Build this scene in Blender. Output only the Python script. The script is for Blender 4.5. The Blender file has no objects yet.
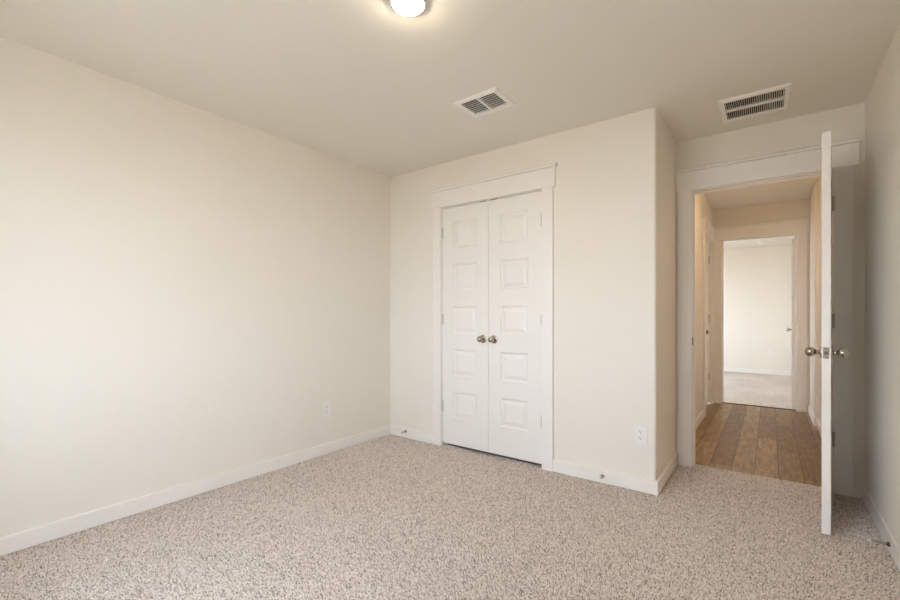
import bpy, bmesh, math
import numpy as np
from mathutils import Matrix, Vector

S = bpy.context.scene
COL = S.collection
PI = math.pi

# ------------------------------------------------------------------ camera
FPX, YAW, CAMZ, HORIZON = 429.6, math.radians(36.674), 1.1293, 315.17
cam = bpy.data.cameras.new('camera')
cam.sensor_fit = 'HORIZONTAL'; cam.sensor_width = 36.0
cam.lens = FPX / 900 * 36.0
cam.shift_y = (HORIZON - 300.0) / 900.0
cam.clip_start = 0.02
cam_o = bpy.data.objects.new('camera', cam); COL.objects.link(cam_o)
cam_o.location = (0, 0, CAMZ); cam_o.rotation_euler = (PI / 2, 0, YAW)
S.camera = cam_o

# ------------------------------------------------------------------ world (overcast daylight)
W = bpy.data.worlds.new('daylight'); S.world = W; W.use_nodes = True
nt = W.node_tree; nt.nodes.clear()
tc = nt.nodes.new('ShaderNodeTexCoord'); sx = nt.nodes.new('ShaderNodeSeparateXYZ')
mr = nt.nodes.new('ShaderNodeMapRange'); mr.inputs[1].default_value = -1; mr.inputs[2].default_value = 1
cr = nt.nodes.new('ShaderNodeValToRGB')
e = cr.color_ramp.elements
e[0].position = 0.0; e[0].color = (0.22, 0.21, 0.185, 1)
e[1].position = 1.0; e[1].color = (0.62, 0.80, 1.0, 1)
for p, c in ((0.43, (0.43, 0.425, 0.41, 1)), (0.485, (0.78, 0.89, 1.04, 1)), (0.60, (0.82, 0.95, 1.12, 1))):
    k = e.new(p); k.color = c
bg = nt.nodes.new('ShaderNodeBackground'); bg.inputs[1].default_value = 8.0
wo = nt.nodes.new('ShaderNodeOutputWorld')
L = nt.links.new
L(tc.outputs['Generated'], sx.inputs[0]); L(sx.outputs[2], mr.inputs[0]); L(mr.outputs[0], cr.inputs[0])
L(cr.outputs[0], bg.inputs[0]); L(bg.outputs[0], wo.inputs[0])
try:
    W.cycles.sampling_method = 'AUTOMATIC'
except Exception:
    pass

def portal(name, loc, rot, sx_, sy_):
    l = bpy.data.lights.new(name, 'AREA'); l.shape = 'RECTANGLE'; l.size = sx_; l.size_y = sy_
    l.cycles.is_portal = True
    o = bpy.data.objects.new(name, l); COL.objects.link(o); o.location = loc; o.rotation_euler = rot
# windows let the daylight in: opening rectangles (bedroom back wall, far bedroom left wall)
YB = -0.42                     # inside face of the bedroom's back wall
WIN = (-1.98, -0.60, 0.62, 2.02)
FWIN = (7.45, 9.25, 0.60, 2.05)
FXL = -2.3                     # far bedroom's left wall
portal('window_daylight', ((WIN[0]+WIN[1])/2, YB-0.05, (WIN[2]+WIN[3])/2), (PI/2, 0, PI), WIN[1]-WIN[0], WIN[3]-WIN[2])
portal('far_window_daylight', (FXL-0.05, (FWIN[0]+FWIN[1])/2, (FWIN[2]+FWIN[3])/2), (PI/2, 0, PI/2), FWIN[1]-FWIN[0], FWIN[3]-FWIN[2])

LAMP_STRENGTH, HALL_STRENGTH = 125.0, 112.0
LAMP_COL, HALL_COL = (1.0, 0.85, 0.63), (1.0, 0.69, 0.39)

vs = S.view_settings
S.display_settings.display_device = 'sRGB'
vs.view_transform = 'Standard'; vs.look = 'None'; vs.gamma = 1.0; vs.use_curve_mapping = False
vs.exposure = 0.83
cy = S.cycles
cy.max_bounces = 12; cy.diffuse_bounces = 8; cy.glossy_bounces = 4; cy.transparent_max_bounces = 8
cy.sample_clamp_indirect = 8.0
cy.use_denoising = True

# ------------------------------------------------------------------ materials
def newmat(name):
    m = bpy.data.materials.new(name); m.use_nodes = True
    n = m.node_tree.nodes; b = n['Principled BSDF']
    return m, m.node_tree, b

def plain(name, col, rough=0.5, metal=0.0, bump=0.0, bscale=300.0, bdist=0.001):
    m, t, b = newmat(name)
    b.inputs['Base Color'].default_value = (*col, 1)
    b.inputs['Roughness'].default_value = rough
    b.inputs['Metallic'].default_value = metal
    if bump:
        c = t.nodes.new('ShaderNodeTexCoord'); n = t.nodes.new('ShaderNodeTexNoise')
        n.inputs['Scale'].default_value = bscale; n.inputs['Detail'].default_value = 3
        bp = t.nodes.new('ShaderNodeBump'); bp.inputs['Strength'].default_value = bump
        bp.inputs['Distance'].default_value = bdist
        t.links.new(c.outputs['Object'], n.inputs['Vector']); t.links.new(n.outputs[0], bp.inputs['Height'])
        t.links.new(bp.outputs[0], b.inputs['Normal'])
    return m

M = {}
M['wall'] = plain('wall_paint', (0.82, 0.777, 0.705), 0.75, bump=0.25, bscale=90, bdist=0.002)
M['ceil'] = plain('ceiling_paint', (0.82, 0.79, 0.72), 0.85, bump=0.35, bscale=70, bdist=0.002)
M['trim'] = plain('trim_paint', (0.86, 0.828, 0.79), 0.38)
M['door'] = plain('door_paint', (0.85, 0.825, 0.785), 0.35)
M['plate'] = plain('white_plastic', (0.86, 0.83, 0.80), 0.3)
M['slot'] = plain('dark_slot', (0.03, 0.028, 0.025), 0.6)
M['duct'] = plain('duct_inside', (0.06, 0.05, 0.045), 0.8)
M['ventpaint'] = plain('vent_paint', (0.89, 0.87, 0.83), 0.45)
M['nickel'] = plain('satin_nickel', (0.42, 0.375, 0.315), 0.22, 1.0)
M['hinge'] = plain('hinge_nickel', (0.50, 0.46, 0.40), 0.40, 1.0)
M['palehinge'] = plain('pale_hinge', (0.62, 0.58, 0.53), 0.45, 0.6)
M['darkmetal'] = plain('dark_metal', (0.14, 0.12, 0.10), 0.4, 1.0)
M['rubber'] = plain('white_rubber', (0.85, 0.84, 0.82), 0.5)
M['brown'] = plain('threshold', (0.10, 0.06, 0.035), 0.5)

def emit(name, col, strength):
    m, t, b = newmat(name)
    b.inputs['Base Color'].default_value = (0.9, 0.9, 0.9, 1)
    b.inputs['Emission Color'].default_value = (*col, 1)
    b.inputs['Emission Strength'].default_value = strength
    return m
M['lamp'] = emit('lamp_diffuser', LAMP_COL, LAMP_STRENGTH)
M['hall_lamp'] = emit('hall_lamp_diffuser', HALL_COL, HALL_STRENGTH)

# clear window glass: mostly straight-through, a little mirror
m, t, b = newmat('window_glass'); t.nodes.remove(b)
tr = t.nodes.new('ShaderNodeBsdfTransparent'); gl = t.nodes.new('ShaderNodeBsdfGlossy'); gl.inputs['Roughness'].default_value = 0.02
mx = t.nodes.new('ShaderNodeMixShader'); mx.inputs[0].default_value = 0.06
t.links.new(tr.outputs[0], mx.inputs[1]); t.links.new(gl.outputs[0], mx.inputs[2])
t.links.new(mx.outputs[0], t.nodes['Material Output'].inputs[0]); M['glass'] = m

def carpet_mat(name, dark, mid, light):
    m, t, b = newmat(name)
    N = t.nodes.new; K = t.links.new
    c = N('ShaderNodeTexCoord')
    # tufts: every voronoi cell a yarn end with its own shade, shade in the gaps painted dark
    v = N('ShaderNodeTexVoronoi'); v.inputs['Scale'].default_value = 135; v.inputs['Randomness'].default_value = 1.0
    v2 = N('ShaderNodeTexVoronoi'); v2.inputs['Scale'].default_value = 300; v2.inputs['Randomness'].default_value = 1.0
    dn = N('ShaderNodeTexNoise'); dn.inputs['Scale'].default_value = 260; dn.inputs['Detail'].default_value = 1
    dm = N('ShaderNodeVectorMath'); dm.operation = 'MULTIPLY_ADD'; dm.inputs[1].default_value = (0.008, 0.008, 0.0)
    K(c.outputs['Object'], dn.inputs['Vector']); K(dn.outputs['Color'], dm.inputs[0]); K(c.outputs['Object'], dm.inputs[2])
    K(dm.outputs[0], v.inputs['Vector']); K(dm.outputs[0], v2.inputs['Vector'])
    sep = N('ShaderNodeSeparateColor'); K(v.outputs['Color'], sep.inputs[0])
    sep2 = N('ShaderNodeSeparateColor'); K(v2.outputs['Color'], sep2.inputs[0])
    m1 = N('ShaderNodeMath'); m1.operation = 'MULTIPLY'; m1.inputs[1].default_value = 0.50; K(sep.outputs[0], m1.inputs[0])
    a1 = N('ShaderNodeMath'); a1.operation = 'MULTIPLY_ADD'; a1.inputs[1].default_value = 0.50; K(sep2.outputs[1], a1.inputs[0]); K(m1.outputs[0], a1.inputs[2])
    gap = N('ShaderNodeMapRange'); gap.inputs[1].default_value = 0.0; gap.inputs[2].default_value = 0.75; gap.inputs[3].default_value = 0.08; gap.inputs[4].default_value = -0.10
    K(v.outputs['Distance'], gap.inputs[0])
    add = N('ShaderNodeMath'); add.operation = 'ADD'; K(a1.outputs[0], add.inputs[0]); K(gap.outputs[0], add.inputs[1])
    r = N('ShaderNodeValToRGB'); e = r.color_ramp.elements
    e[0].position = 0.08; e[0].color = (*dark, 1); e[1].position = 0.90; e[1].color = (*light, 1)
    k = e.new(0.36); k.color = (*mid, 1)
    K(add.outputs[0], r.inputs[0])
    # shading of pile laid over by vacuum or feet, painted as broad soft patches
    mp = N('ShaderNodeMapping'); mp.inputs['Scale'].default_value = (1.0, 0.45, 1); mp.inputs['Rotation'].default_value = (0, 0, 0.5)
    K(c.outputs['Object'], mp.inputs[0])
    n2 = N('ShaderNodeTexNoise'); n2.inputs['Scale'].default_value = 2.6; n2.inputs['Detail'].default_value = 2; K(mp.outputs[0], n2.inputs['Vector'])
    r2 = N('ShaderNodeMapRange'); r2.inputs[1].default_value = 0.35; r2.inputs[2].default_value = 0.65; r2.inputs[3].default_value = 0.88; r2.inputs[4].default_value = 1.06
    K(n2.outputs[0], r2.inputs[0])
    mm = N('ShaderNodeMix'); mm.data_type = 'RGBA'; mm.blend_type = 'MULTIPLY'; mm.inputs[0].default_value = 1
    K(r.outputs[0], mm.inputs[6]); K(r2.outputs[0], mm.inputs[7])
    K(mm.outputs[2], b.inputs['Base Color'])
    b.inputs['Roughness'].default_value = 0.95; b.inputs['Specular IOR Level'].default_value = 0.1
    b.inputs['Sheen Weight'].default_value = 0.15
    bp = N('ShaderNodeBump'); bp.inputs['Strength'].default_value = 0.35; bp.inputs['Distance'].default_value = 0.005
    K(add.outputs[0], bp.inputs['Height']); K(bp.outputs[0], b.inputs['Normal'])
    return m
M['carpet'] = carpet_mat('speckled_carpet', (0.21, 0.165, 0.13), (0.54, 0.465, 0.405), (0.82, 0.74, 0.67))
M['carpet_far'] = M['carpet']

def pile_mat():
    m, t, b = newmat('carpet_yarn'); N = t.nodes.new; K = t.links.new
    g = N('ShaderNodeNewGeometry')
    r = N('ShaderNodeValToRGB'); e = r.color_ramp.elements
    e[0].position = 0.0; e[0].color = (0.27, 0.21, 0.165, 1); e[1].position = 1.0; e[1].color = (0.92, 0.835, 0.76, 1)
    for p, c in ((0.10, (0.50, 0.42, 0.355)), (0.45, (0.74, 0.64, 0.565)), (0.85, (0.84, 0.745, 0.665))):
        k = e.new(p); k.color = (*c, 1)
    K(g.outputs['Random Per Island'], r.inputs[0]); K(r.outputs[0], b.inputs['Base Color'])
    b.inputs['Roughness'].default_value = 0.95; b.inputs['Specular IOR Level'].default_value = 0.1
    return m
M['pile'] = pile_mat()
M['pile_base'] = plain('carpet_backing', (0.28, 0.225, 0.185), 0.95)

def wood_mat():
    m, t, b = newmat('walnut_planks'); N = t.nodes.new; K = t.links.new
    c = N('ShaderNodeTexCoord')
    mp = N('ShaderNodeMapping'); mp.inputs['Rotation'].default_value = (0, 0, PI / 2); mp.inputs['Location'].default_value = (0.31, 0.09, 0)
    K(c.outputs['Object'], mp.inputs[0])
    br = N('ShaderNodeTexBrick'); br.offset = 0.37; br.offset_frequency = 2
    br.inputs['Color1'].default_value = (0, 0, 0, 1); br.inputs['Color2'].default_value = (1, 1, 1, 1)
    br.inputs['Mortar'].default_value = (0.5, 0.5, 0.5, 1)
    br.inputs['Scale'].default_value = 1.0; br.inputs['Mortar Size'].default_value = 0.0028; br.inputs['Mortar Smooth'].default_value = 0.2
    br.inputs['Brick Width'].default_value = 1.05; br.inputs['Row Height'].default_value = 0.140; br.inputs['Bias'].default_value = 0.0
    K(mp.outputs[0], br.inputs['Vector'])
    r = N('ShaderNodeValToRGB'); e = r.color_ramp.elements
    e[0].position = 0.0; e[0].color = (0.205, 0.122, 0.055, 1); e[1].position = 1.0; e[1].color = (0.36, 0.24, 0.122, 1)
    k = e.new(0.5); k.color = (0.28, 0.172, 0.080, 1)
    K(br.outputs['Color'], r.inputs[0])
    mp2 = N('ShaderNodeMapping'); mp2.inputs['Scale'].default_value = (26, 2.2, 1); K(c.outputs['Object'], mp2.inputs[0])
    n = N('ShaderNodeTexNoise'); n.inputs['Scale'].default_value = 1.6; n.inputs['Detail'].default_value = 6; n.inputs['Roughness'].default_value = 0.65
    n.inputs['Distortion'].default_value = 0.6
    K(mp2.outputs[0], n.inputs['Vector'])
    r2 = N('ShaderNodeMapRange'); r2.inputs[1].default_value = 0.3; r2.inputs[2].default_value = 0.7; r2.inputs[3].default_value = 0.66; r2.inputs[4].default_value = 1.26
    K(n.outputs[0], r2.inputs[0])
    mm = N('ShaderNodeMix'); mm.data_type = 'RGBA'; mm.blend_type = 'MULTIPLY'; mm.inputs[0].default_value = 1
    K(r.outputs[0], mm.inputs[6]); K(r2.outputs[0], mm.inputs[7])
    n3 = N('ShaderNodeTexNoise'); n3.inputs['Scale'].default_value = 10; n3.inputs['Detail'].default_value = 5; n3.inputs['Roughness'].default_value = 0.7
    mp3 = N('ShaderNodeMapping'); mp3.inputs['Scale'].default_value = (2.4, 0.7, 1); K(c.outputs['Object'], mp3.inputs[0]); K(mp3.outputs[0], n3.inputs['Vector'])
    r3 = N('ShaderNodeMapRange'); r3.inputs[1].default_value = 0.32; r3.inputs[2].default_value = 0.66; r3.inputs[3].default_value = 0.66; r3.inputs[4].default_value = 1.22
    K(n3.outputs[0], r3.inputs[0])
    m4 = N('ShaderNodeMix'); m4.data_type = 'RGBA'; m4.blend_type = 'MULTIPLY'; m4.inputs[0].default_value = 1
    K(mm.outputs[2], m4.inputs[6]); K(r3.outputs[0], m4.inputs[7]); mm = m4
    m3 = N('ShaderNodeMix'); m3.data_type = 'RGBA'; K(br.outputs['Fac'], m3.inputs[0]); K(mm.outputs[2], m3.inputs[6])
    m3.inputs[7].default_value = (0.075, 0.042, 0.02, 1)
    K(m3.outputs[2], b.inputs['Base Color'])
    b.inputs['Roughness'].default_value = 0.45; b.inputs['Specular IOR Level'].default_value = 0.35
    bp = N('ShaderNodeBump'); bp.inputs['Strength'].default_value = 0.4; bp.inputs['Distance'].default_value = 0.002; bp.invert = True
    K(br.outputs['Fac'], bp.inputs['Height']); K(bp.outputs[0], b.inputs['Normal'])
    return m
M['wood'] = wood_mat()

# ------------------------------------------------------------------ helpers
class MB:
    def __init__(s): s.bm = bmesh.new()
    def box(s, x0, x1, y0, y1, z0, z1):
        v = [s.bm.verts.new((x, y, z)) for z in (z0, z1) for y in (y0, y1) for x in (x0, x1)]
        for f in ((0,2,3,1),(4,5,7,6),(0,1,5,4),(2,6,7,3),(0,4,6,2),(1,3,7,5)):
            s.bm.faces.new([v[i] for i in f])
        return s
    def prism(s, pts, z0, z1, mat=None):
        """polygon in XY extruded in Z; mat maps it elsewhere"""
        mat = mat or Matrix()
        a = [s.bm.verts.new(mat @ Vector((p[0], p[1], z0))) for p in pts]
        b = [s.bm.verts.new(mat @ Vector((p[0], p[1], z1))) for p in pts]
        n = len(pts)
        s.bm.faces.new(a[::-1]); s.bm.faces.new(b)
        for i in range(n):
            s.bm.faces.new((a[i], a[(i+1) % n], b[(i+1) % n], b[i]))
        return s
    def lathe(s, prof, mat=None, seg=32):
        """profile of (radius, height) turned about local Z"""
        mat = mat or Matrix(); rings = []
        for r, h in prof:
            if r < 1e-6:
                rings.append([s.bm.verts.new(mat @ Vector((0, 0, h)))])
            else:
                rings.append([s.bm.verts.new(mat @ Vector((r*math.cos(2*PI*i/seg), r*math.sin(2*PI*i/seg), h))) for i in range(seg)])
        for a, b in zip(rings, rings[1:]):
            for i in range(seg):
                j = (i+1) % seg
                if len(a) == 1 and len(b) == 1: continue
                if len(a) == 1: s.bm.faces.new((a[0], b[j], b[i]))
                elif len(b) == 1: s.bm.faces.new((a[i], a[j], b[0]))
                else: s.bm.faces.new((a[i], a[j], b[j], b[i]))
        for ring, flip in ((rings[0], True), (rings[-1], False)):
            if len(ring) > 1: s.bm.faces.new(ring[::-1] if flip else ring)
        return s
    def tube(s, pts, r, seg=8):
        prev = None; pts = [Vector(p) for p in pts]
        for i, p in enumerate(pts):
            d = (pts[min(i+1, len(pts)-1)] - pts[max(i-1, 0)]).normalized()
            q = d.to_track_quat('Z', 'Y').to_matrix()
            up = Vector((0, 0, 1)) if abs(d.z) < 0.9 else Vector((1, 0, 0))
            a = d.cross(up).normalized(); b = d.cross(a)
            ring = [s.bm.verts.new(p + r*(math.cos(2*PI*k/seg)*a + math.sin(2*PI*k/seg)*b)) for k in range(seg)]
            if prev:
                for k in range(seg):
                    s.bm.faces.new((prev[k], prev[(k+1) % seg], ring[(k+1) % seg], ring[k]))
            else: s.bm.faces.new(ring)
            prev = ring
        s.bm.faces.new(prev[::-1])
        return s
    def build(s, name, mat, parent=None, bevel=0.0, smooth=False, segs=2):
        bmesh.ops.recalc_face_normals(s.bm, faces=s.bm.faces)
        me = bpy.data.meshes.new(name); s.bm.to_mesh(me); s.bm.free()
        if smooth:
            for p in me.polygons: p.use_smooth = True
            try: me.set_sharp_from_angle(angle=math.radians(40))
            except Exception: pass
        me.materials.append(M[mat] if isinstance(mat, str) else mat)
        o = bpy.data.objects.new(name, me); COL.objects.link(o)
        if parent: o.parent = parent
        if bevel:
            b = o.modifiers.new('bevel', 'BEVEL'); b.width = bevel; b.segments = segs; b.limit_method = 'ANGLE'
            b.harden_normals = False
        return o

def tag(o, label=None, cat=None, group=None, kind=None):
    if label: o['label'] = label
    if cat: o['category'] = cat
    if group: o['group'] = group
    if kind: o['kind'] = kind
    return o

def empty(name, loc, rz=0.0):
    o = bpy.data.objects.new(name, None); COL.objects.link(o)
    o.empty_display_size = 0.1; o.location = loc; o.rotation_euler = (0, 0, rz)
    return o

def struct(name, mb, mat, label, cat, bevel=0.0):
    return tag(mb.build(name, mat, None, bevel), label, cat, None, 'structure')

# ------------------------------------------------------------------ the place's measures
XL, YC, XB, YD, XR, CH = -2.901, 2.942, -0.575, 3.650, 0.470, 2.44
T = 0.12
YH = YD + T                    # hall side of the entry wall
YCARP = 3.735                  # carpet / plank seam under the door
HXL, HXR, HXR2, YJ = -0.600, 0.372, 0.395, 5.75
YF = 6.52; YF2 = YF + T        # far doorway wall
YE = 10.2                      # far bedroom's end wall
FXR = 1.7
CL0, CL1 = -2.272, -1.348      # closet opening
EO0, EO1 = -0.463, 0.316       # entry opening between jamb faces
FO0, FO1 = -0.494, 0.250       # far doorway
OH = 2.052                     # opening height
OHF, CHH = 2.092, 2.485          # far doorway height, hallway ceiling height
J = 0.018                      # jamb board

# ------------------------------------------------------------------ floors
FLOOR = struct('floor', MB().box(XL-T, XR+T, YB-T, YCARP, -0.05, -0.009), 'pile_base', 'speckled beige and grey cut pile carpet across the bedroom floor', 'carpet')
struct('floor_hall', MB().box(HXL-T, XR+T, YCARP, YF+0.06, -0.05, -0.006), 'wood', 'dark brown wood plank floor of the hallway beyond the doorway', 'floor')
struct('floor_far_room', MB().box(FXL-T, FXR+T, YF+0.06, YE+T, -0.05, 0.0), 'carpet_far', 'sunlit beige carpet in the room at the end of the hallway', 'carpet')

def carpet_pile(regions, step, seed):
    """short twisted yarn ends standing on the carpet's backing, one mesh"""
    rng = np.random.default_rng(seed); P = []
    for x0, x1, y0, y1 in regions:
        gx, gy = np.meshgrid(np.arange(x0+step*0.4, x1-step*0.2, step), np.arange(y0+step*0.4, y1-step*0.2, step*0.9))
        gx = gx + (np.arange(gx.shape[0]) % 2)[:, None]*step*0.5
        q = np.stack([gx.ravel(), gy.ravel()], 1) + rng.uniform(-0.38, 0.38, (gx.size, 2))*step
        q[:, 0] = np.clip(q[:, 0], x0+0.003, x1-0.003); q[:, 1] = np.clip(q[:, 1], y0+0.003, y1-0.003)
        P.append(q)
    P = np.concatenate(P); n = len(P)
    rad = step*rng.uniform(0.40, 0.58, n); top = rng.uniform(-0.0035, 0.0012, n); rot = rng.uniform(0, 2*PI, n)
    # the nap leans one way or the other in broad drifts
    drift = np.sin(P[:, 0]*2.1 + 1.7*np.sin(P[:, 1]*1.3)) + np.sin(P[:, 1]*2.7 - P[:, 0]*1.1 + 0.8)
    lean = np.stack([0.0018*drift, 0.0030*np.sin(drift*1.4)], 1) + rng.normal(0, 0.0017, (n, 2))
    k = np.arange(4)*PI/2
    def ring(r, z, f):
        a = rot[:, None] + k[None, :] + f*0.5
        return np.stack([P[:, 0:1] + lean[:, 0:1]*f + (rad*r)[:, None]*np.cos(a), P[:, 1:2] + lean[:, 1:2]*f + (rad*r)[:, None]*np.sin(a), np.repeat(z[:, None], 4, 1)], 2)
    low = np.full(n, -0.0088)
    V = np.concatenate([ring(0.90, low, 0.0), ring(0.80, low*0.15+top*0.85, 0.85),
                        np.stack([P[:, 0]+lean[:, 0], P[:, 1]+lean[:, 1], top+0.0008], 1)[:, None, :]], 1)   # n,9,3
    quads = np.array([[b+i, b+(i+1) % 4, b+4+(i+1) % 4, b+4+i] for b in (0,) for i in range(4)])
    tris = np.array([[4+i, 4+(i+1) % 4, 8] for i in range(4)])
    off = (np.arange(n)*9)[:, None]
    loops = np.concatenate([(off + quads.ravel()[None, :]), (off + tris.ravel()[None, :])], 1).ravel().astype(np.int32)
    sizes = np.tile(np.array([4]*4 + [3]*4), n)
    starts = np.concatenate([[0], np.cumsum(sizes)[:-1]]).astype(np.int32)
    me = bpy.data.meshes.new('carpet_pile')
    me.vertices.add(n*9); me.vertices.foreach_set('co', V.reshape(-1).astype(np.float32))
    me.loops.add(len(loops)); me.loops.foreach_set('vertex_index', loops)
    me.polygons.add(len(sizes)); me.polygons.foreach_set('loop_start', starts)
    me.polygons.foreach_set('use_smooth', np.ones(len(sizes), bool))
    me.update(calc_edges=True)
    me.materials.append(M['pile'])
    o = bpy.data.objects.new('carpet_pile', me); COL.objects.link(o); o.parent = FLOOR; o['kind'] = 'stuff'
    return o
carpet_pile([(XL, XR, 0.10, YC-0.0005), (CL0, CL1, YC, YC+0.06), (XB, XR, YC, YD), (EO0, EO1, YD, YCARP)], 0.0064, 5)
# behind the camera the pile is plain, at the same height
struct('floor_behind', MB().box(XL, XR, YB, 0.10, -0.008, -0.001), 'carpet', 'speckled carpet below the bedroom window', 'carpet')

# ------------------------------------------------------------------ ceilings (cut out for the two vents)
VA = (-1.569, -1.261, 2.136, 2.380)     # supply vent
VB = (-0.256, 0.098, 3.088, 3.462)      # return grille
def slab_with_holes(xs, ys, holes, z0, z1):
    mb = MB(); xs = sorted(set(xs)); ys = sorted(set(ys))
    for x0, x1 in zip(xs, xs[1:]):
        for y0, y1 in zip(ys, ys[1:]):
            cx, cy_ = (x0+x1)/2, (y0+y1)/2
            if any(h[0] < cx < h[1] and h[2] < cy_ < h[3] for h in holes): continue
            mb.box(x0, x1, y0, y1, z0, z1)
    return mb
def inset(v, mx_, my_): return (v[0]+mx_, v[1]-mx_, v[2]+my_, v[3]-my_)
HA = inset(VA, 0.034, 0.030); HB = inset(VB, 0.027, 0.042)
struct('ceiling', slab_with_holes([XL-T, XR+T, *HA[:2], *HB[:2]], [YB-T, YH-0.01, *HA[2:], *HB[2:]], [HA, HB], CH, CH+0.1),
       'ceil', 'flat painted bedroom ceiling with round light and two vents', 'ceiling')
struct('ceiling_hall', MB().box(HXL-T, XR+T, YH-0.01, YF+0.06, CHH, CHH+0.1), 'ceil', 'hallway ceiling seen through the open doorway', 'ceiling')
struct('ceiling_far_room', MB().box(FXL-T, FXR+T, YF+0.06, YE+T, CH, CH+0.1), 'ceil', 'pale ceiling of the room at the end of the hallway', 'ceiling')

# ------------------------------------------------------------------ walls
struct('wall_left', MB().box(XL-T, XL, YB-T, YH, 0, CH), 'wall', 'long blank off-white wall on the left with one outlet', 'wall')
# closet wall: left piece, over-door piece, right piece turning the rounded outside corner
rad = 0.016
arc = [(XB-rad+rad*math.sin(a), YC+rad-rad*math.cos(a)) for a in [k*PI/12 for k in range(7)]]
mb = MB().box(XL, CL0-J, YC, YC+T, 0, CH).box(CL0-J, CL1+J, YC, YC+T, OH+J, CH)
mb.prism([(CL1+J, YC)] + arc + [(XB, YD), (XB-T, YD), (XB-T, YC+T), (CL1+J, YC+T)], 0, CH)
struct('wall_closet', mb, 'wall', 'off-white closet wall with double doors and a rounded outside corner', 'wall')
mb = MB().box(XL, EO0-J, YD, YH, 0, CH).box(EO0-J, EO1+J, YD, YH, OH+J, CH+0.1).box(EO1+J, XR, YD, YH, 0, CH)
struct('wall_entry', mb, 'wall', 'recessed wall around the open bedroom doorway under the large grille', 'wall')
struct('wall_right', MB().box(XR, XR+T, YB-T, YH, 0, CH), 'wall', 'right hand wall behind the open door with a spring doorstop', 'wall')
mb = MB().box(XL, WIN[0], YB-T, YB, 0, CH).box(WIN[1], XR, YB-T, YB, 0, CH)
mb.box(WIN[0], WIN[1], YB-T, YB, 0, WIN[2]).box(WIN[0], WIN[1], YB-T, YB, WIN[3], CH)
struct('wall_back', mb, 'wall', 'back wall of the bedroom holding the window', 'wall')
LD0, LD1 = 5.655, 6.405        # hall side door opening
mb = MB().box(HXL-T, HXL, YH, LD0-J, -0.006, CHH).box(HXL-T, HXL, LD1+J, YF, -0.006, CHH).box(HXL-T, HXL, LD0-J, LD1+J, OH+J, CHH)
struct('wall_hall_left', mb, 'wall', 'left wall of the hallway lit warm by the hall lamp', 'wall')
struct('wall_hall_right', MB().prism([(HXR2, YH), (XR+T, YH), (XR+T, YF), (HXR, YF), (HXR, YJ), (HXR2, YJ)], -0.006, CHH), 'wall',
       'right wall of the hallway with a small jog, beside the open door', 'wall')
mb = MB().box(FXL, FO0-J, YF, YF2, -0.006, CH+0.1).box(FO0-J, FO1+J, YF, YF2, OHF+J, CH+0.1).box(FO1+J, FXR, YF, YF2, -0.006, CH+0.1)
struct('wall_hall_end', mb, 'wall', 'end wall of the hallway around the far doorway', 'wall')
struct('wall_far_room_end', MB().box(FXL, FXR, YE, YE+T, 0, CH), 'wall', 'bright end wall of the room beyond the hallway', 'wall')
mb = MB().box(FXL-T, FXL, YF, FWIN[0], 0, CH).box(FXL-T, FXL, FWIN[1], YE+T, 0, CH)
mb.box(FXL-T, FXL, FWIN[0], FWIN[1], 0, FWIN[2]).box(FXL-T, FXL, FWIN[0], FWIN[1], FWIN[3], CH)
struct('wall_far_room_left', mb, 'wall', 'left wall of the far room holding its window', 'wall')
struct('wall_far_room_right', MB().box(FXR, FXR+T, YF, YE+T, 0, CH), 'wall', 'right wall of the far room, hidden behind its door', 'wall')

# ------------------------------------------------------------------ windows
def window(name, loc, rz, w, h, label):
    """local: x along the wall, -y into the room, origin at the opening's bottom centre"""
    r = tag(empty(name, loc, rz), label, 'window', None, 'structure')
    f = 0.045; y0, y1 = 0.045, 0.105
    mb = MB().box(-w/2, -w/2+f, y0, y1, 0, h).box(w/2-f, w/2, y0, y1, 0, h)
    mb.box(-w/2+f, w/2-f, y0, y1, 0, f).box(-w/2+f, w/2-f, y0, y1, h-f, h).box(-0.03, 0.03, y0, y1, f, h-f)
    mb.build('window_frame', 'plate', r, 0.003)
    for s in (-1, 1):
        a, b = (-w/2+f, -0.03) if s < 0 else (0.03, w/2-f)
        k = MB().box(a, b, 0.055, 0.085, h/2-0.02, h/2+0.02).build('sash_rail', 'plate', r, 0.002)
        for z0, z1 in ((f, h/2-0.02), (h/2+0.02, h-f)):
            MB().box(a, b, 0.068, 0.072, z0, z1).build('window_pane', 'glass', r)
    MB().box(-w/2-0.04, w/2+0.04, -0.05, 0.0, -0.022, 0.0).build('window_sill', 'trim', r, 0.003)
    return r
window('window_1', ((WIN[0]+WIN[1])/2, YB, WIN[2]), PI, WIN[1]-WIN[0], WIN[3]-WIN[2], 'double hung window pair in the back wall of the bedroom')
window('window_2', (FXL, (FWIN[0]+FWIN[1])/2, FWIN[2]), PI/2, FWIN[1]-FWIN[0], FWIN[3]-FWIN[2], 'window in the left wall of the far room')

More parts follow.
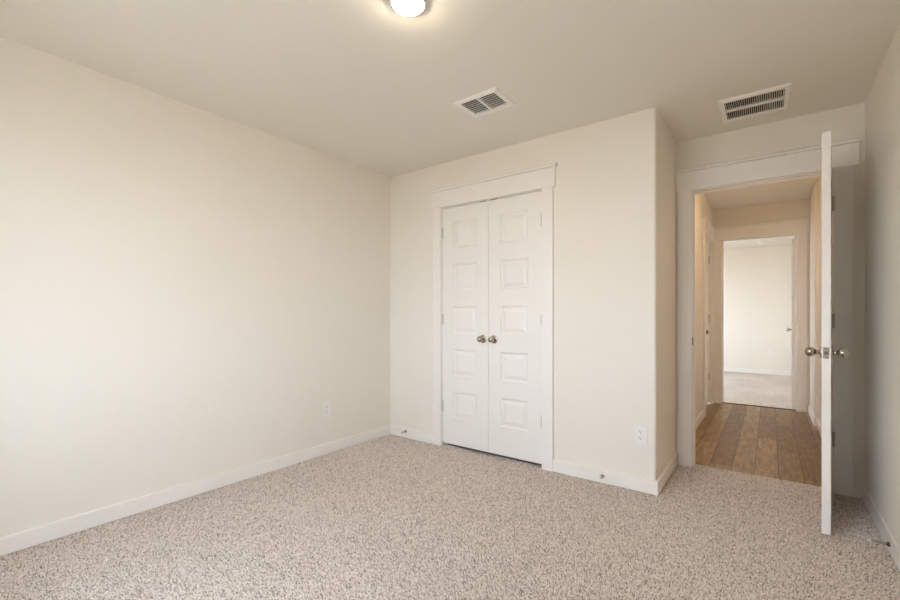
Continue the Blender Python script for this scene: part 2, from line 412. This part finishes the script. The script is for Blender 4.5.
# ------------------------------------------------------------------ door casings
def casing(name, loc, rz, w, legs, ends, depth, label, base=0.0, head_h=0.139, oh=OH, cap_ends=(0.012, 0.012), stop=0.037, strike=None):
    """flat casing with a taller head board and a projecting cap.
    local: x along the wall, front is -y, origin on the floor at the opening's centre; legs = widths,
    ends = how far the head board runs past the opening on each side"""
    r = tag(empty(name, loc, rz), label, 'door trim', None, 'structure')
    t = 0.018; rev = 0.006; OH_ = oh; zt = oh + 0.006; h = w/2
    MB().box(-h-rev-legs[0], -h-rev, -t, 0, base, zt).build('casing_leg', 'trim', r, 0.002)
    MB().box(h+rev, h+rev+legs[1], -t, 0, base, zt).build('casing_leg', 'trim', r, 0.002)
    MB().box(-h-ends[0], h+ends[1], -t-0.004, 0, zt, zt+head_h).build('head_board', 'trim', r, 0.002)
    MB().prism([(0, 0), (-t-0.022, 0), (-t-0.022, 0.016), (-t-0.014, 0.024), (0, 0.024)], -h-ends[0]-cap_ends[0], h+ends[1]+cap_ends[1],
               Matrix.Translation((0, 0, zt+head_h)) @ Matrix(((0,0,1,0),(1,0,0,0),(0,1,0,0),(0,0,0,1)))).build('head_cap', 'trim', r, 0.0015)
    j = J - 0.0005
    mb = MB().box(-h-j, -h, 0.0, depth, base, OH_).box(h, h+j, 0.0, depth, base, OH_).box(-h-j, h+j, 0.0, depth, OH_, OH_+j)
    mb.build('jamb', 'trim', r, 0.001)
    if stop is not None:
        s = 0.011
        MB().box(-h, -h+s, stop, stop+0.034, base, OH_-s).box(h-s, h, stop, stop+0.034, base, OH_-s).box(-h, h, stop, stop+0.034, OH_-s, OH_).build('stop_strip', 'trim', r, 0.002)
    if strike is not None:
        tag(MB().box(-h-0.002, -h+0.0015, -0.006, 0.030, strike-0.029, strike+0.029).build('strike_plate', 'darkmetal', r, 0.0008), 'dark metal strike plate')
    return r

cw = CL1-CL0; cc = (CL0+CL1)/2
casing('trim_1', (cc, YC, 0), 0, cw, (0.086, 0.086), (0.104, 0.110), 0.10, 'white flat casing with capped head around the closet double doors')
ew = EO1-EO0; ec = (EO0+EO1)/2
casing('trim_2', (ec, YD, 0), 0, ew, (0.088, 0.092), (EO0-XB-0.002, 0.127), T, 'white capped casing around the open bedroom doorway', cap_ends=(0.0, 0.010), strike=0.937)
fw = FO1-FO0; fc = (FO0+FO1)/2
casing('trim_3', (fc, YF, 0), 0, fw, (0.092, 0.092), (FO0-HXL-0.002, HXR-FO1-0.003), T, 'white casing around the far doorway at the hallway end', base=-0.006, cap_ends=(0, 0), stop=0.045, oh=OHF)
lw = LD1-LD0; lc = (LD0+LD1)/2
casing('trim_4', (HXL, lc, 0), PI/2, lw, (0.088, 0.088), (0.106, 0.098), T, 'white casing of the side door on the left hallway wall', base=-0.006, cap_ends=(0.012, 0.0), stop=0.06)

# ------------------------------------------------------------------ baseboards
BH, BT = 0.086, 0.014
def bb(name, pts, z0, label):
    mb = MB()
    for x0, x1, y0, y1 in pts: mb.box(x0, x1, y0, y1, z0, z0+BH)
    return struct(name, mb, 'trim', label, 'baseboard', 0.003)
bb('baseboard_left', [(XL, XL+BT, YB+BT, YC)], 0, 'white baseboard along the foot of the long left wall')
bb('baseboard_closet_left', [(XL+BT, CL0-0.006-0.086, YC-BT, YC)], 0, 'short white baseboard between the room corner and the closet casing')
bb('baseboard_closet_right', [(CL1+0.092, XB+BT, YC-BT, YC)], 0, 'white baseboard right of the closet doors ending at the outside corner')
bb('baseboard_side', [(XB, XB+BT, YC, YD)], 0, 'short white baseboard on the closet side facing the doorway')
bb('baseboard_entry', [(EO1+0.006+0.092, XR-BT, YD-BT, YD)], 0, 'short white baseboard behind the open door')
bb('baseboard_right', [(XR-BT, XR, YB+BT, YD)], 0, 'white baseboard along the right wall behind the door')
bb('baseboard_back', [(XL, XR, YB, YB+BT)], 0, 'white baseboard under the bedroom window')
bb('baseboard_hall_left', [(HXL, HXL+BT, YH, LD0-0.006-0.088)], -0.006, 'white baseboard along the left side of the plank floor')
bb('baseboard_hall_right', [(HXR-BT, HXR, YJ-BT, YF-0.018), (HXR, HXR2-BT, YJ-BT, YJ), (HXR2-BT, HXR2, YH, YJ)], -0.006, 'white baseboard turning the corner right of the plank floor')
bb('baseboard_far_room', [(FXL, FXR, YE-BT, YE)], 0, 'white baseboard at the foot of the far room wall')
struct('trim_5', MB().box(FO0, FO1, YF+0.035, YF+0.063, -0.006, 0.003), 'brown', 'dark brown strip where hallway planks meet the far carpet', 'threshold')

# ------------------------------------------------------------------ doors
def leaf_mesh(w, h, t, stile, x_off=0.0, mirror=1):
    """five raised panels on both faces; local x from 0 to w (mirrored if asked), y centred, z from 0"""
    bm = bmesh.new()
    pz = [(0.222 + 0.361*i, 0.222 + 0.361*i + 0.228) for i in range(5)]
    xs = [0, stile, w-stile, w]; zs = [0] + [v for p in pz for v in p] + [h]
    def P(x, y, z): return bm.verts.new((mirror*x + x_off, y, z))
    for sgn in (-1, 1):
        yf = sgn*t/2
        for i in range(3):
            for k in range(len(zs)-1):
                x0, x1, z0, z1 = xs[i], xs[i+1], zs[k], zs[k+1]
                if i == 1 and k % 2 == 1:
                    prev = None
                    for ins, dep in ((0, 0), (0.004, 0.0045), (0.013, 0.0095), (0.021, 0.0095), (0.046, 0.0020), (0.048, 0.0015)):
                        y = yf - sgn*dep
                        ring = [P(x0+ins, y, z0+ins), P(x1-ins, y, z0+ins), P(x1-ins, y, z1-ins), P(x0+ins, y, z1-ins)]
                        if prev:
                            for q in range(4): bm.faces.new((prev[q], prev[(q+1) % 4], ring[(q+1) % 4], ring[q]))
                        prev = ring
                    bm.faces.new(prev)
                else:
                    bm.faces.new([P(x0, yf, z0), P(x1, yf, z0), P(x1, yf, z1), P(x0, yf, z1)])
    for k in range(len(zs)-1):
        for x in (0, w): bm.faces.new([P(x, -t/2, zs[k]), P(x, t/2, zs[k]), P(x, t/2, zs[k+1]), P(x, -t/2, zs[k+1])])
    for i in range(3):
        for z in (0, h): bm.faces.new([P(xs[i], -t/2, z), P(xs[i+1], -t/2, z), P(xs[i+1], t/2, z), P(xs[i], t/2, z)])
    bmesh.ops.remove_doubles(bm, verts=bm.verts, dist=1e-5)
    mb = MB(); mb.bm.free(); mb.bm = bm
    return mb

KNOB = [(0.0105, 0.006), (0.0105, 0.018), (0.012, 0.024), (0.0175, 0.028), (0.0222, 0.034), (0.0245, 0.042), (0.0245, 0.049), (0.0228, 0.056), (0.0190, 0.062), (0.0130, 0.0665), (0.006, 0.069), (0.0, 0.0695)]
ROSE = [(0.033, 0.0), (0.033, 0.004), (0.031, 0.0065), (0.024, 0.008), (0.016, 0.0095), (0.012, 0.011), (0.0, 0.011)]
def knob(parent, x, y, z, outward, name='door_knob'):
    """outward = +1 / -1 along local y"""
    rot = Matrix.Translation((x, y, z)) @ Matrix.Rotation(-PI/2 if outward > 0 else PI/2, 4, 'X')
    k = MB().lathe(KNOB, rot, 28).build(name, 'nickel', parent, smooth=True)
    tag(k, 'satin nickel egg shaped knob')
    MB().lathe(ROSE, rot, 28).build('rosette', 'nickel', k, smooth=True)
    return k
HZ = (0.345, 1.093, 1.835)
def hinges(parent, x, y, z0=0.0, mat='hinge'):
    for z in HZ:
        h_ = MB().lathe([(0.0068, z-0.046-z0), (0.0068, z+0.046-z0)], Matrix.Translation((x, y, 0)), 14).build('hinge', mat, parent, smooth=True)
        tag(h_, 'metal hinge knuckle')

# closet pair
LT = 0.035; lwid = (cw-0.009)/2
for name, xh, mir, lab in (('door_1', CL0+0.003, 1, 'left leaf of the closed white five panel closet doors'),
                           ('door_2', CL1-0.003, -1, 'right leaf of the closed white five panel closet doors')):
    d = tag(empty(name, (xh, YC+0.004+LT/2, 0.030)), lab, 'closet door', 'closet double doors', 'structure')
    leaf_mesh(lwid, 2.0175, LT, 0.108, 0, mir).build('door_leaf', 'door', d)
    knob(d, mir*(lwid-0.051), -LT/2, 0.907, -1)
    hinges(d, mir*-0.002, -LT/2-0.003, 0.030, 'palehinge')
    a, b = sorted((mir*(lwid-0.075), mir*(lwid-0.022)))
    tag(MB().box(a, b, -LT/2-0.002, LT/2-0.005, 2.0165, 2.0215).build('ball_catch', 'darkmetal', d), 'dark metal catch on top of the leaf')

def room_door(name, pin, rz, w, mir, label, knob_faces, z0=0.016, latch=True, hinge_face=-1, cat='door', h=2.034, t=LT, pin_at=None):
    """local: pin at origin, leaf from x=0 to mir*w; hinge_face is the face (local y sign) flush with the pin"""
    d = tag(empty(name, (pin[0], pin[1], z0), rz), label, cat, None, 'structure')
    mbl = leaf_mesh(w, h, t, 0.115, 0.0, mir)
    bmesh.ops.translate(mbl.bm, verts=mbl.bm.verts, vec=(0, -hinge_face*(t/2+0.002), 0))
    mbl.build('door_leaf', 'door', d)
    yc_ = -hinge_face*(t/2+0.002)
    for s in knob_faces: knob(d, mir*(w-0.062), yc_ + s*t/2, 0.937-z0, s)
    pa = pin_at or (-mir*0.003, hinge_face*0.003)
    hinges(d, pa[0], pa[1], z0)
    if latch:
        pl = tag(MB().box(mir*w-0.0012, mir*w+0.0012, yc_-0.0125, yc_+0.0125, 0.937-z0-0.029, 0.937-z0+0.029).build('latch_plate', 'nickel', d, 0.0008), 'satin nickel latch plate on the door edge')
        MB().lathe([(0.009, 0.0), (0.009, 0.008), (0.007, 0.010), (0, 0.010)], Matrix.Translation((mir*w, yc_, 0.937-z0)) @ Matrix.Rotation(mir*PI/2, 4, 'Y'), 16).build('latch_bolt', 'darkmetal', pl, smooth=True)
        mb = MB()
        for q in (-0.023, 0.023):
            mb.lathe([(0.0032, 0.001), (0.0032, 0.0022), (0.0, 0.0026)], Matrix.Translation((mir*w, yc_, 0.937-z0+q)) @ Matrix.Rotation(mir*PI/2, 4, 'Y'), 10)
        mb.build('screw', 'darkmetal', pl)
    return d
# the entry door: hinged on the right jamb, open into the bedroom, seen edge-on
DW = 0.756
PIN = (EO1+0.004, YD-0.008)
ang = math.atan2(2.887-PIN[1], 0.2487-PIN[0])          # direction of the open leaf's right face
room_door('door_3', PIN, ang, DW, 1, 'white bedroom door standing open, seen edge-on with egg knobs', (-1, 1), hinge_face=1, h=2.043, t=0.0355, pin_at=(0.018, 0.004))
# hall side door, closed
room_door('door_4', (HXL-0.030, LD1-0.003), -PI/2, LD1-LD0-0.006, 1, 'closed white side door in the left hallway wall', (1, -1), latch=False, hinge_face=1)
# far door, open into the far room
room_door('door_5', (FO1-0.002, YF2+0.008), math.radians(87.6), 0.738, 1, 'white door standing open inside the far room, seen edge-on', (1, -1), latch=False, hinge_face=-1)

# ------------------------------------------------------------------ ceiling lights
def ceiling_light(loc, mat, label):
    r = tag(empty('ceiling_light', loc), label, 'ceiling light')
    MB().lathe([(0.060, -0.0005), (0.077, -0.0005), (0.077, -0.010), (0.0745, -0.0145), (0.0690, -0.0170), (0.0650, -0.0170), (0.0635, -0.014)], None, 48).build('trim_ring', 'plate', r, smooth=True)
    MB().lathe([(0.0, -0.006), (0.063, -0.006), (0.0645, -0.0165), (0.0625, -0.0210), (0.055, -0.0250), (0.040, -0.0285), (0.020, -0.0303), (0.0, -0.0309)], None, 48).build('diffuser', mat, r, smooth=True)
    return r
ceiling_light((-1.209, 1.331, CH), 'lamp', 'lit round white flush ceiling light above the carpet')
ceiling_light((-0.45, 8.35, CH), 'lamp', 'added ceiling light warming the far room, unseen above its doorway head')  # added lamp, out of view, to warm the far room's light
ceiling_light((-0.10, 4.55, CHH), 'hall_lamp', 'warm round flush ceiling light of the hallway, above the door head')

# ------------------------------------------------------------------ vents
def vent(loc, size, hole, rows, n, along, label, lw_, tilt, slat_t=0.0014, bar=0.012, drop=0.010):
    """along='x': slats run along x, columns split in x by bars along y; along='y': the other way round"""
    r = tag(empty('ceiling_vent', loc), label, 'vent')
    sx2, sy2 = size[0]/2, size[1]/2; hx, hy = hole[0]/2, hole[1]/2
    mb = MB()                                   # sloped frame border
    def ring(a, b, z): return [mb.bm.verts.new(p) for p in ((-a, -b, z), (a, -b, z), (a, b, z), (-a, b, z))]
    rs = [ring(sx2, sy2, 0.0), ring(sx2, sy2, -0.003), ring(sx2-0.009, sy2-0.009, -drop), ring(hx+0.001, hy+0.001, -drop), ring(hx-0.002, hy-0.002, -drop+0.003), ring(hx-0.002, hy-0.002, 0.002), ring(hx, hy, 0.002), ring(hx, hy, 0.0)]
    rs.append(rs[0])
    for a, b in zip(rs, rs[1:]):
        for q in range(4): mb.bm.faces.new((a[q], a[(q+1) % 4], b[(q+1) % 4], b[q]))
    mb.build('vent_frame', 'ventpaint', r)
    hx -= 0.002; hy -= 0.002
    mb = MB(); R_ = Matrix
    L_ = hy if along == 'x' else hx
    span = hx if along == 'x' else hy
    seg = 2*span/rows
    for c in range(rows):
        a, b = -span + c*seg + (bar/2 if c else 0), -span + (c+1)*seg - (bar/2 if c < rows-1 else 0)
        for i in range(n):
            p = -L_ + (i+0.5)*2*L_/n
            m4 = R_.Translation((0, p, 0)) @ R_.Rotation(tilt, 4, 'X')
            if along == 'y': m4 = R_.Rotation(PI/2, 4, 'Z') @ m4
            vv = [m4 @ Vector((x, y, z)) for z in (-slat_t/2, slat_t/2) for y in (-lw_/2, lw_/2) for x in (a, b)]
            vv = [mb.bm.verts.new(v) for v in vv]
            for f in ((0,2,3,1),(4,5,7,6),(0,1,5,4),(2,6,7,3),(0,4,6,2),(1,3,7,5)): mb.bm.faces.new([vv[k] for k in f])
    mb.build('slats', 'ventpaint', r)
    for c in range(1, rows):
        p = -span + c*seg
        if along == 'x': MB().box(p-bar/2, p+bar/2, -hy, hy, -drop+0.001, 0.008).build('divider_bar', 'ventpaint', r, 0.001)
        else: MB().box(-hx, hx, p-bar/2, p+bar/2, -drop+0.001, 0.008).build('divider_bar', 'ventpaint', r, 0.001)
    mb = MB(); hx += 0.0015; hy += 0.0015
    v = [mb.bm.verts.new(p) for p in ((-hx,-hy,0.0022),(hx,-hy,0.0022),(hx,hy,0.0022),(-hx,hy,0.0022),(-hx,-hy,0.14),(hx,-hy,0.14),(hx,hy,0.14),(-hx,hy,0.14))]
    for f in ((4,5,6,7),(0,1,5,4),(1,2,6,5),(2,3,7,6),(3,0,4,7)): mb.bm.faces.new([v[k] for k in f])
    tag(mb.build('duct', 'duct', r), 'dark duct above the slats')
    return r
def vc(v): return ((v[0]+v[1])/2, (v[2]+v[3])/2, CH)
def vs_(v): return (v[1]-v[0], v[3]-v[2])
vent(vc(VA), vs_(VA), vs_(HA), 2, 8, 'x', 'smaller white ceiling vent with two banks of louvres before the closet', 0.0155, math.radians(50), slat_t=0.002)
vent(vc(VB), vs_(VB), vs_(HB), 2, 28, 'y', 'larger white ceiling grille with dark gaps above the open door', 0.0085, math.radians(66), bar=0.020)

# ------------------------------------------------------------------ outlets
def outlet(loc, rz, w, h, label):
    """local: front is -y"""
    r = tag(empty('wall_outlet', loc, rz), label, 'outlet')
    MB().box(-w/2, w/2, -0.006, 0, -h/2, h/2).build('cover_plate', 'plate', r, 0.003)
    for s in (-1, 1):
        zc = s*0.0195
        pts = [(0.0165*math.cos(a), max(-0.0125, min(0.0125, 0.0172*math.sin(a)))) for a in [2*PI*k/24 for k in range(24)]]
        Mx = Matrix.Translation((0, -0.006, zc)) @ Matrix.Rotation(PI/2, 4, 'X')
        rc = MB().prism(pts, -0.001, 0.0022, Mx).build('receptacle', 'plate', r, 0.0006)
        mb = MB().box(-0.0078, -0.0056, -0.0086, -0.0080, zc-0.001, zc+0.008).box(0.0056, 0.0078, -0.0086, -0.0080, zc-0.0002, zc+0.0075)
        mb.prism([(0.0026*math.cos(2*PI*k/12), 0.0026*math.sin(2*PI*k/12)) for k in range(12)], 0.0020, 0.0026, Matrix.Translation((0, -0.006, zc-0.0065)) @ Matrix.Rotation(PI/2, 4, 'X'))
        tag(mb.build('socket_slots', 'slot', rc), 'dark socket slots')
    MB().lathe([(0.0035, 0.0), (0.0035, 0.0012), (0, 0.0016)], Matrix.Translation((0, -0.006, 0)) @ Matrix.Rotation(PI/2, 4, 'X'), 12).build('screw', 'plate', r)
    return r
outlet((XL, 2.206, 0.363), PI/2, 0.078, 0.120, 'white duplex outlet low on the long left wall')
outlet((-0.664, YC, 0.361), 0, 0.082, 0.126, 'white duplex outlet on the closet wall near the outside corner')
outlet((HXL, 5.20, 0.44), PI/2, 0.072, 0.116, 'small outlet low on the left wall of the hallway')
outlet((0.005, YE, 0.43), 0, 0.085, 0.125, 'pale outlet on the end wall of the far room')

# ------------------------------------------------------------------ spring doorstops
def doorstop(loc, rz, label, droop=0.0, ln=0.062):
    """local: sticks out along -y from the baseboard"""
    r = tag(empty('door_stop', loc, rz), label, 'doorstop')
    X = Matrix.Rotation(PI/2, 4, 'X')
    MB().lathe([(0.0, 0.0), (0.0115, 0.0), (0.0115, 0.003), (0.009, 0.009), (0.006, 0.012), (0, 0.012)], X, 18).build('base', 'darkmetal', r, smooth=True)
    turns = 10; pts = []
    for k in range(turns*10+1):
        u = k/(turns*10); a = 2*PI*k/10
        rr = 0.0062 - 0.0015*u
        pts.append((rr*math.cos(a), -(0.010 + (ln-0.010)*u), rr*math.sin(a) - droop*u*u))
    MB().tube(pts, 0.0017, 6).build('spring', 'hinge', r, smooth=True)
    MB().lathe([(0.0, 0.0), (0.0068, 0.0), (0.0072, 0.003), (0.0072, 0.011), (0.0055, 0.0135), (0, 0.014)], Matrix.Translation((0, -ln+0.002, -droop)) @ X, 18).build('rubber_tip', 'rubber', r, smooth=True)
    return r
doorstop((-2.688, YC-BT, 0.060), 0, 'spring doorstop on the baseboard by the far left corner')
doorstop((-0.903, YC-BT, 0.048), 0, 'spring doorstop on the baseboard right of the closet doors')
doorstop((XR-BT, 2.880, 0.042), -PI/2, 'spring doorstop with white tip on the right wall baseboard', 0.003, 0.066)

# ------------------------------------------------------------------ smoke detector in the far room
r = tag(empty('smoke_detector', (-0.10, 9.50, CH)), 'round white smoke detector on the far room ceiling', 'smoke detector')
MB().lathe([(0.0, 0.0), (0.068, 0.0), (0.068, -0.012), (0.064, -0.014), (0, -0.014)], None, 32).build('base', 'plate', r, smooth=True)
MB().lathe([(0.0, -0.013), (0.060, -0.013), (0.057, -0.028), (0.046, -0.036), (0.0, -0.038)], None, 32).build('cover', 'plate', r, smooth=True)
